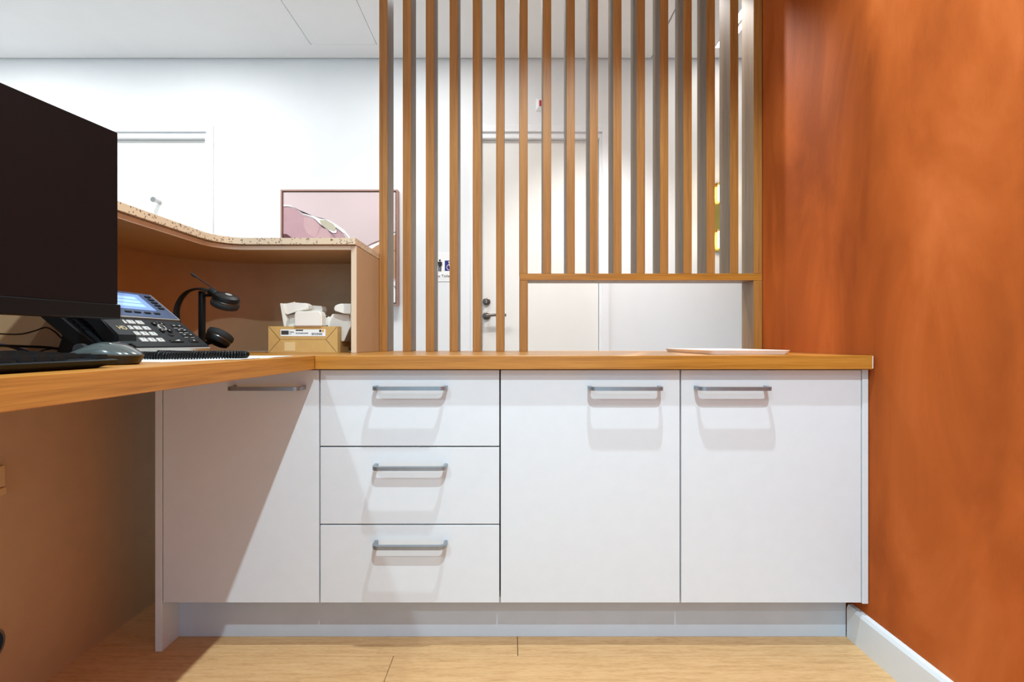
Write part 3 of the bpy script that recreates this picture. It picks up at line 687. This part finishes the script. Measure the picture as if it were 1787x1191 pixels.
vk = obj('volume_key', box(0.160, 0.201, 0.015, 0.0235, -0.001, 0.0025, bev=0.001, seg=1), 'black', ph)
bm = bmesh.new(); prism(bm, [(0.172, 0.018), (0.190, 0.018), (0.190, 0.0222)], 'Z', 0.0024, 0.0028); obj('volume_mark', bm, 'key', vk)
spk = obj('speaker_key', box(0.226, 0.254, 0.015, 0.025, -0.001, 0.0022, bev=0.001, seg=1), 'black', ph)
obj('key_mark', box(0.238, 0.243, 0.0185, 0.0215, 0.0022, 0.0025), 'key', spk)
# speaker grille on the handset side
bm = bmesh.new()
for i in range(3):
    for j in range(12): bx(bm, -0.034 + i * 0.010, -0.027 + i * 0.010, 0.05 + j * 0.011, 0.056 + j * 0.011, -0.0005, 0.0012)
obj('speaker_grille', bm, 'black', ph)
# handset
bm = bmesh.new()
prof = [(0.002, 0.0006), (-0.002, 0.018), (0.006, 0.027), (0.050, 0.030), (0.072, 0.029), (0.085, 0.028), (0.130, 0.028), (0.145, 0.030), (0.165, 0.032), (0.190, 0.030), (0.198, 0.022), (0.198, 0.0006), (0.170, 0.0006), (0.150, 0.012), (0.050, 0.014), (0.026, 0.0006)]
prism(bm, prof, 'X', -0.020, 0.030)
bmesh.ops.bevel(bm, geom=[e for e in bm.edges if abs(e.verts[0].co.x - e.verts[1].co.x) < 1e-6], offset=0.0035, segments=2, affect='EDGES')
hs = obj('handset', bm, 'phone', ph, True)
obj('logo', text_bm('HD', 0.0150, Matrix.Translation((0.009, 0.024, 0.0287)), 0.0002), 'gold_ink', hs)
# rear foot
bm = bmesh.new()
# in local v,n: the foot leans from the back of the body down to the desk
def vn(X, Z):  # world offset (dx, dz) from root to v,n
    return (-X * math.cos(th) + Z * math.sin(th), X * math.sin(th) + Z * math.cos(th))
fp = [vn(-0.068, 0.025), vn(-0.095, 0.047), vn(-0.119, -0.0222), vn(-0.085, -0.0222)]
prism(bm, fp, 'X', 0.0, 0.25); obj('rear_foot', bm, 'black', ph)

# coiled cord
c0 = Vector((-0.722, 0.966, TOPZ + 0.012))
path = catmull([(-0.706, 0.925, TOPZ + 0.026), (-0.700, 0.912, TOPZ + 0.012), (-0.66, 0.912, TOPZ + 0.0088), (-0.60, 0.922, TOPZ + 0.0088), (-0.545, 0.938, TOPZ + 0.0088), (-0.522, 0.965, TOPZ + 0.0088), (-0.540, 0.995, TOPZ + 0.0088),
                (-0.60, 1.000, TOPZ + 0.0088), (-0.66, 1.000, TOPZ + 0.0088), (-0.712, 1.000, TOPZ + 0.0100)], 22)
ln = [0.0]
for a, b in zip(path[:-1], path[1:]): ln.append(ln[-1] + (b - a).length)
turns = ln[-1] / 0.0046; N = int(turns * 12); pts = []
for i in range(N + 1):
    s = ln[-1] * i / N
    k = max(j for j in range(len(ln)) if ln[j] <= s + 1e-9); k = min(k, len(path) - 2)
    t = (s - ln[k]) / max(ln[k + 1] - ln[k], 1e-9); p = path[k].lerp(path[k + 1], t)
    d = (path[k + 1] - path[k]).normalized(); a = d.cross(Vector((0, 0, 1))).normalized(); b = a.cross(d)
    f = 2 * math.pi * turns * i / N
    pts.append(p + 0.0056 * (math.cos(f) * a + math.sin(f) * b))
bm = bmesh.new(); tube(bm, pts, 0.0019, n=6)
thing(obj('coiled_cord', bm, 'black', None, True), 'black coiled phone cord looped on the desk in front of the phone', 'cord')

# headset stand and headset
HY = 1.34; pX = P(351, 0, HY).x
st = root('headset_stand', 'slim black upright headset stand behind the phone', 'stand', (pX, HY, TOPZ))
bm = bmesh.new(); lathe(bm, [(0.058, 0.0003), (0.058, 0.005), (0.055, 0.008), (0.008, 0.009)], (pX + 0.035, HY, TOPZ), (0, 0, 1)); obj('base', bm, 'black', st, True)
ztop = P(0, 508.4, HY).z
bm = bmesh.new(); bx(bm, pX - 0.0062, pX + 0.0062, HY - 0.004, HY + 0.012, TOPZ + 0.006, ztop, bev=0.0025); obj('post', bm, 'black', st, True)
zarm = P(0, 515.5, HY).z
bm = bmesh.new(); cyl(bm, (pX + 0.005, HY + 0.002, zarm), (pX + 0.034, HY + 0.002, zarm), 0.0042, n=12); obj('arm', bm, 'black', st, True)
he = root('headset', 'black headset with microphone boom hanging on the stand', 'headset', (pX, HY, TOPZ + 0.02))
bp_ = [P(a, b, HY - 0.012) for a, b in ((368, 509), (352.6, 504.5), (337.8, 505.5), (325, 511.5), (314.5, 524), (308.5, 541), (309.5, 560), (316, 580), (332, 595), (352, 600), (364, 598))]
bm = bmesh.new(); tube(bm, catmull(bp_, 6), 0.0034, n=10, rw=0.0085, ref=(0.45, 0.9, 0.2)); obj('headband', bm, 'black', he, True)
def cup(c, ax, r, pad_up):
    s = 1
    bm = bmesh.new(); lathe(bm, [(0.0, 0.019), (r * 0.62, 0.0185), (r * 0.86, 0.015), (r * 0.95, 0.008), (r * 0.95, 0.001)], c, ax, n=32); cs = obj('ear_cup', bm, 'black', he, True)
    bm = bmesh.new(); lathe(bm, [(r * 0.93, 0.0005), (r, -0.003), (r * 1.02, -0.009), (r * 0.97, -0.015), (r * 0.8, -0.018), (r * 0.5, -0.012), (0.0, -0.012)], c, ax, n=32); obj('ear_cushion', bm, 'rubber', cs, True)
    bm = bmesh.new(); lathe(bm, [(r * 0.96, 0.0012), (r * 0.965, 0.0025), (r * 0.955, 0.003)], c, ax, n=32); obj('cup_ring', bm, 'nickel', cs, True)
    return cs
uc = P(394, 526, HY - 0.01)
cs = cup(uc, Vector((0.36, -0.20, 0.91)), 0.0345, False)
bm = bmesh.new(); lathe(bm, [(0.0085, 0.0188), (0.0085, 0.0196), (0.0, 0.0196)], uc + Vector((0.003, 0, 0.0)), Vector((0.36, -0.20, 0.91)), n=20); obj('badge', bm, 'silver', cs, True)
cup(P(382, 590.5, HY - 0.01), Vector((-0.30, -0.42, -0.86)), 0.0335, True)
bm = bmesh.new(); tube(bm, catmull([P(366, 507.5, HY - 0.012), P(373, 512, HY - 0.012), P(380, 520, HY - 0.012)], 5), 0.009, n=10); obj('yoke', bm, 'black', he, True)
bm = bmesh.new(); tube(bm, catmull([P(360, 599, HY - 0.012), P(366, 598, HY - 0.012), P(374, 594, HY - 0.012)], 5), 0.006, n=10); obj('yoke', bm, 'black', he, True)
m0, m1, m2 = P(381, 509.5, HY - 0.02), P(343, 484, HY - 0.03), P(334, 478, HY - 0.03)
bm = bmesh.new(); tube(bm, [m0, m0.lerp(m1, .5), m1], 0.0016, n=8); mb = obj('microphone_boom', bm, 'black', he, True)
bm = bmesh.new(); tube(bm, [m1.lerp(m0, 0.03), m1.lerp(m2, 0.3), m2.lerp(m1, .2), m2], [0.0016, 0.0034, 0.0036, 0.0028], n=10); obj('microphone_tip', bm, 'rubber', mb, True)

# papers
thing(obj('paper_sheet', box(-0.80, -0.507, 0.925, 1.15, TOPZ + 0.0008, TOPZ + 0.0014), 'paper'), 'white paper sheet under the coiled phone cord', 'paper')
bm = bmesh.new(); prism(bm, [(-0.575, 0.815), (-0.50, 1.02), (-0.527, 1.155), (-0.68, 1.12), (-0.79, 0.89)], 'Z', TOPZ + 0.0002, TOPZ + 0.0007)
thing(obj('paper_sheet', bm, 'paper'), 'white paper sheet lowest on the desk, tilted beneath the other sheet', 'paper')

# cardboard box
Yb = 1.54
bxr = root('cardboard_box', 'brown cardboard box with a white label inside the hutch', 'box', (-0.647, 1.59, TOPZ))
X0, X1 = P(468.3, 0, Yb).x, P(589, 0, Yb).x; Z0 = TOPZ + 0.0004; Z1 = P(0, 569.8, Yb).z; Y1 = Yb + 0.105
bm = bmesh.new(); t = 0.003
bx(bm, X0, X1, Yb, Y1, Z0, Z0 + t); bx(bm, X0, X1, Yb, Yb + t, Z0 + t, Z1); bx(bm, X0, X1, Y1 - t, Y1, Z0 + t, Z1)
bx(bm, X0, X0 + t, Yb + t, Y1 - t, Z0 + t, Z1); bx(bm, X1 - t, X1, Yb + t, Y1 - t, Z0 + t, Z1)
obj('carton', bm, 'card', bxr)
fx = lambda zx: P(440 + zx / 8.123, 0, Yb).x
fz = lambda zy: P(0, 500 + zy / 8.123, Yb).z
def crease(a, b, r=0.0007):
    bm = bmesh.new(); tube(bm, [Vector((fx(a[0]), Yb - 0.0002, fz(a[1]))), Vector((fx(b[0]), Yb - 0.0002, fz(b[1])))], r, n=6); obj('fold_line', bm, 'card_d', bxr)
crease((240, 575), (395, 750)); crease((240, 930), (395, 755)); crease((1200, 575), (1050, 750)); crease((1195, 930), (1050, 755)); crease((395, 752), (1050, 752), 0.0004)
def lab(a, b, c, d, m, parent, e): return obj('print_mark', box(fx(a), fx(b), Yb - e, Yb - 0.0001, fz(d), fz(c)), m, parent)
lb = obj('label', box(fx(405), fx(1040), Yb - 0.0008, Yb - 0.0001, fz(708), fz(610)), 'paper', bxr)
lab(415, 520, 628, 685, 'dark', lb, 0.0012)
lab(620, 725, 616, 632, 'ink', lb, 0.0012); lab(530, 590, 640, 645, 'dark', lb, 0.0012); lab(530, 600, 652, 657, 'dark', lb, 0.0012); lab(530, 560, 672, 677, 'dark', lb, 0.0012)
bm = bmesh.new()
x = 620
while x < 800:
    wd = random.choice((3, 5, 8)); bx(bm, fx(x), fx(x + wd), Yb - 0.0012, Yb - 0.0001, fz(675), fz(656)); x += wd + random.choice((3, 5, 7))
x = 842
while x < 985:
    wd = random.choice((4, 7, 10)); bx(bm, fx(x), fx(x + wd), Yb - 0.0012, Yb - 0.0001, fz(692), fz(660)); x += wd + random.choice((4, 6, 9))
obj('barcode', bm, 'ink', lb)
for cx_, m_ in ((968, 'ink'), (1006, 'orange')):
    bm = bmesh.new(); cyl(bm, (fx(cx_), Yb - 0.0012, fz(632)), (fx(cx_), Yb - 0.0001, fz(632)), 0.0038, n=16); obj('print_dot', bm, m_, lb)
obj('tape_patch', box(fx(460), fx(610), Yb - 0.0006, Yb - 0.0001, fz(915), fz(790)), mat('clear_tape', srgb(228, 196, 144), 0.15), bxr)

# white card insert sticking out of the box
ins = root('packing_insert', 'folded white card packing insert sticking out of the cardboard box', 'packaging', (-0.64, 1.59, Z0 + 0.004))
def zp(zx, zy, Y): p = P(440 + zx / 8.123, 500 + zy / 8.123, Y); return (p.x, p.z)
def slabpoly(name, pts, Y, Yb_, m='pulp', bev=0.0015):
    bm = bmesh.new(); prism(bm, [zp(a, b, Y) for a, b in pts], 'Y', Y, Yb_)
    bmesh.ops.bevel(bm, geom=list(bm.edges), offset=bev, segments=2, affect='EDGES')
    return obj(name, bm, m, ins)
slabpoly('tray', [(480, 780), (480, 540), (510, 405), (620, 395), (985, 400), (1000, 430), (1095, 430), (1105, 455), (1130, 395), (1180, 390), (1375, 405), (1395, 560), (1300, 780)], 1.575, 1.625)
slabpoly('front_block', [(597, 570), (597, 385), (625, 352), (955, 350), (985, 395), (985, 568)], 1.5335, 1.572, bev=0.003)
slabpoly('left_flap', [(392, 238), (450, 245), (462, 400), (486, 470), (475, 600), (450, 600)], 1.552, 1.63)
slabpoly('left_block', [(405, 245), (600, 236), (615, 228), (700, 238), (770, 237), (800, 290), (775, 330), (600, 365), (500, 385), (465, 402)], 1.556, 1.592, bev=0.003)
slabpoly('back_block', [(790, 265), (830, 270), (985, 280), (995, 340), (960, 420), (700, 420), (700, 330)], 1.600, 1.640)
slabpoly('right_block', [(1160, 280), (1235, 245), (1418, 245), (1405, 400), (1300, 385), (1160, 350)], 1.548, 1.580, bev=0.003)
slabpoly('right_flap', [(1395, 390), (1416, 260), (1420, 260), (1402, 560), (1385, 600)], 1.545, 1.625, bev=0.0006)
for a, b, c, d in ((1010, 1070, 418, 438), (1040, 1075, 552, 562)):
    p0, p1 = zp(a, d, 1.5745), zp(b, c, 1.5745); obj('print_mark', box(p0[0], p1[0], 1.5743, 1.5752, p0[1], p1[1]), 'ink', ins)

# slim tray on the right
tr = root('serving_tray', 'slim pinkish white tray lying on the worktop by the opening', 'tray', (0.635, 1.51, TOPZ))
tx0, tx1, ty0, ty1 = 0.522, 0.744, 1.315, 1.70; i_ = 0.005
bm = bmesh.new(); L = []
for z, k in ((0.0003, i_), (0.0108, 0.0), (0.0112, 0.0015), (0.0026, i_ + 0.002)):
    pts = []
    rc = 0.018
    for (cx_, cy_, a0) in ((tx1 - k - rc, ty1 - k - rc, 0), (tx0 + k + rc, ty1 - k - rc, 90), (tx0 + k + rc, ty0 + k + rc, 180), (tx1 - k - rc, ty0 + k + rc, 270)):
        pts += arc(cx_, cy_, rc, a0, a0 + 90, 5)
    L.append([bm.verts.new((x, y, TOPZ + z)) for x, y in pts])
n = len(L[0])
for q in range(3):
    for k in range(n): bm.faces.new((L[q][k], L[q][(k + 1) % n], L[q + 1][(k + 1) % n], L[q + 1][k]))
bm.faces.new(L[0])
obj('rim', bm, 'tray', tr, True)
bm = bmesh.new(); prism(bm, [(v[0], v[1]) for v in [(p[0], p[1]) for p in (lambda k: sum([arc(cx_, cy_, 0.018, a0, a0 + 90, 5) for (cx_, cy_, a0) in ((tx1 - k - .018, ty1 - k - .018, 0), (tx0 + k + .018, ty1 - k - .018, 90), (tx0 + k + .018, ty0 + k + .018, 180), (tx1 - k - .018, ty0 + k + .018, 270))], []))(i_ + 0.002)]], 'Z', TOPZ + 0.0012, TOPZ + 0.0026)
obj('base', bm, 'tray', tr)

# cables behind the monitor
def cable(name, pts, r, m, label):
    bm = bmesh.new(); tube(bm, catmull(pts, 8), r, n=8); thing(obj(name, bm, m, None, True), label, 'cable')
YC = 0.955
cable('cable', [P(-40, 579, YC), P(0, 583, YC), P(35, 583.5, YC), P(60, 578, YC), P(80, 572, YC), P(95, 579, YC), P(108, 591, YC), P(120, 597, YC)], 0.0014, 'black', 'thin black cable arching in front of the brown divider')
cable('cable', [P(-40, 602, YC), P(0, 603.5, YC), P(45, 605, YC), P(85, 607, YC), P(118, 612, YC)], 0.0026, 'black', 'thicker black cable running level below the monitor')
cable('cable', [P(-20, 601, YC - .01), P(12, 605, YC - .01), P(35, 612, YC - .01), P(56, 618, YC - .01), P(75, 612, YC - .01), P(95, 608.5, YC - .01), P(118, 607, YC - .01)], 0.0013, 'black', 'thin black cable sagging in a v below the monitor')
cable('cable', [P(-20, 600, YC + .008), P(15, 604, YC + .008), P(40, 611, YC + .008), P(58, 618, YC + .008), P(75, 626, YC + .008)], 0.0024, 'cable_blue', 'blue network cable crossing the black cables under the monitor')

# under the desk
so = root('power_outlet', 'beige power outlet on the brown panel under the desk', 'outlet', (-1.05, 0.98, 0.459))
obj('housing', box(-1.0595, -1.040, 0.90, 1.0206, 0.476, 0.520, bev=0.002), 'socket', so)
obj('tray', box(-1.0595, -1.038, 0.90, 1.0215, 0.4595, 0.4752, bev=0.0015), 'socket', so)
gr = root('cable_grommet', 'round dark navy cable grommet low on the brown panel', 'grommet', (-1.058, 1.005, 0.122))
bm = bmesh.new(); lathe(bm, [(0.0355, 0.0003), (0.0355, 0.002), (0.033, 0.003), (0.031, 0.003), (0.031, 0.0003)], (-1.06, 1.003, 0.1534), (1, 0, 0)); obj('rim', bm, 'rim', gr, True)
bm = bmesh.new(); lathe(bm, [(0.0308, 0.0003), (0.0308, 0.002), (0.0, 0.002)], (-1.06, 1.003, 0.1534), (1, 0, 0)); obj('cap', bm, 'navy', gr, True)
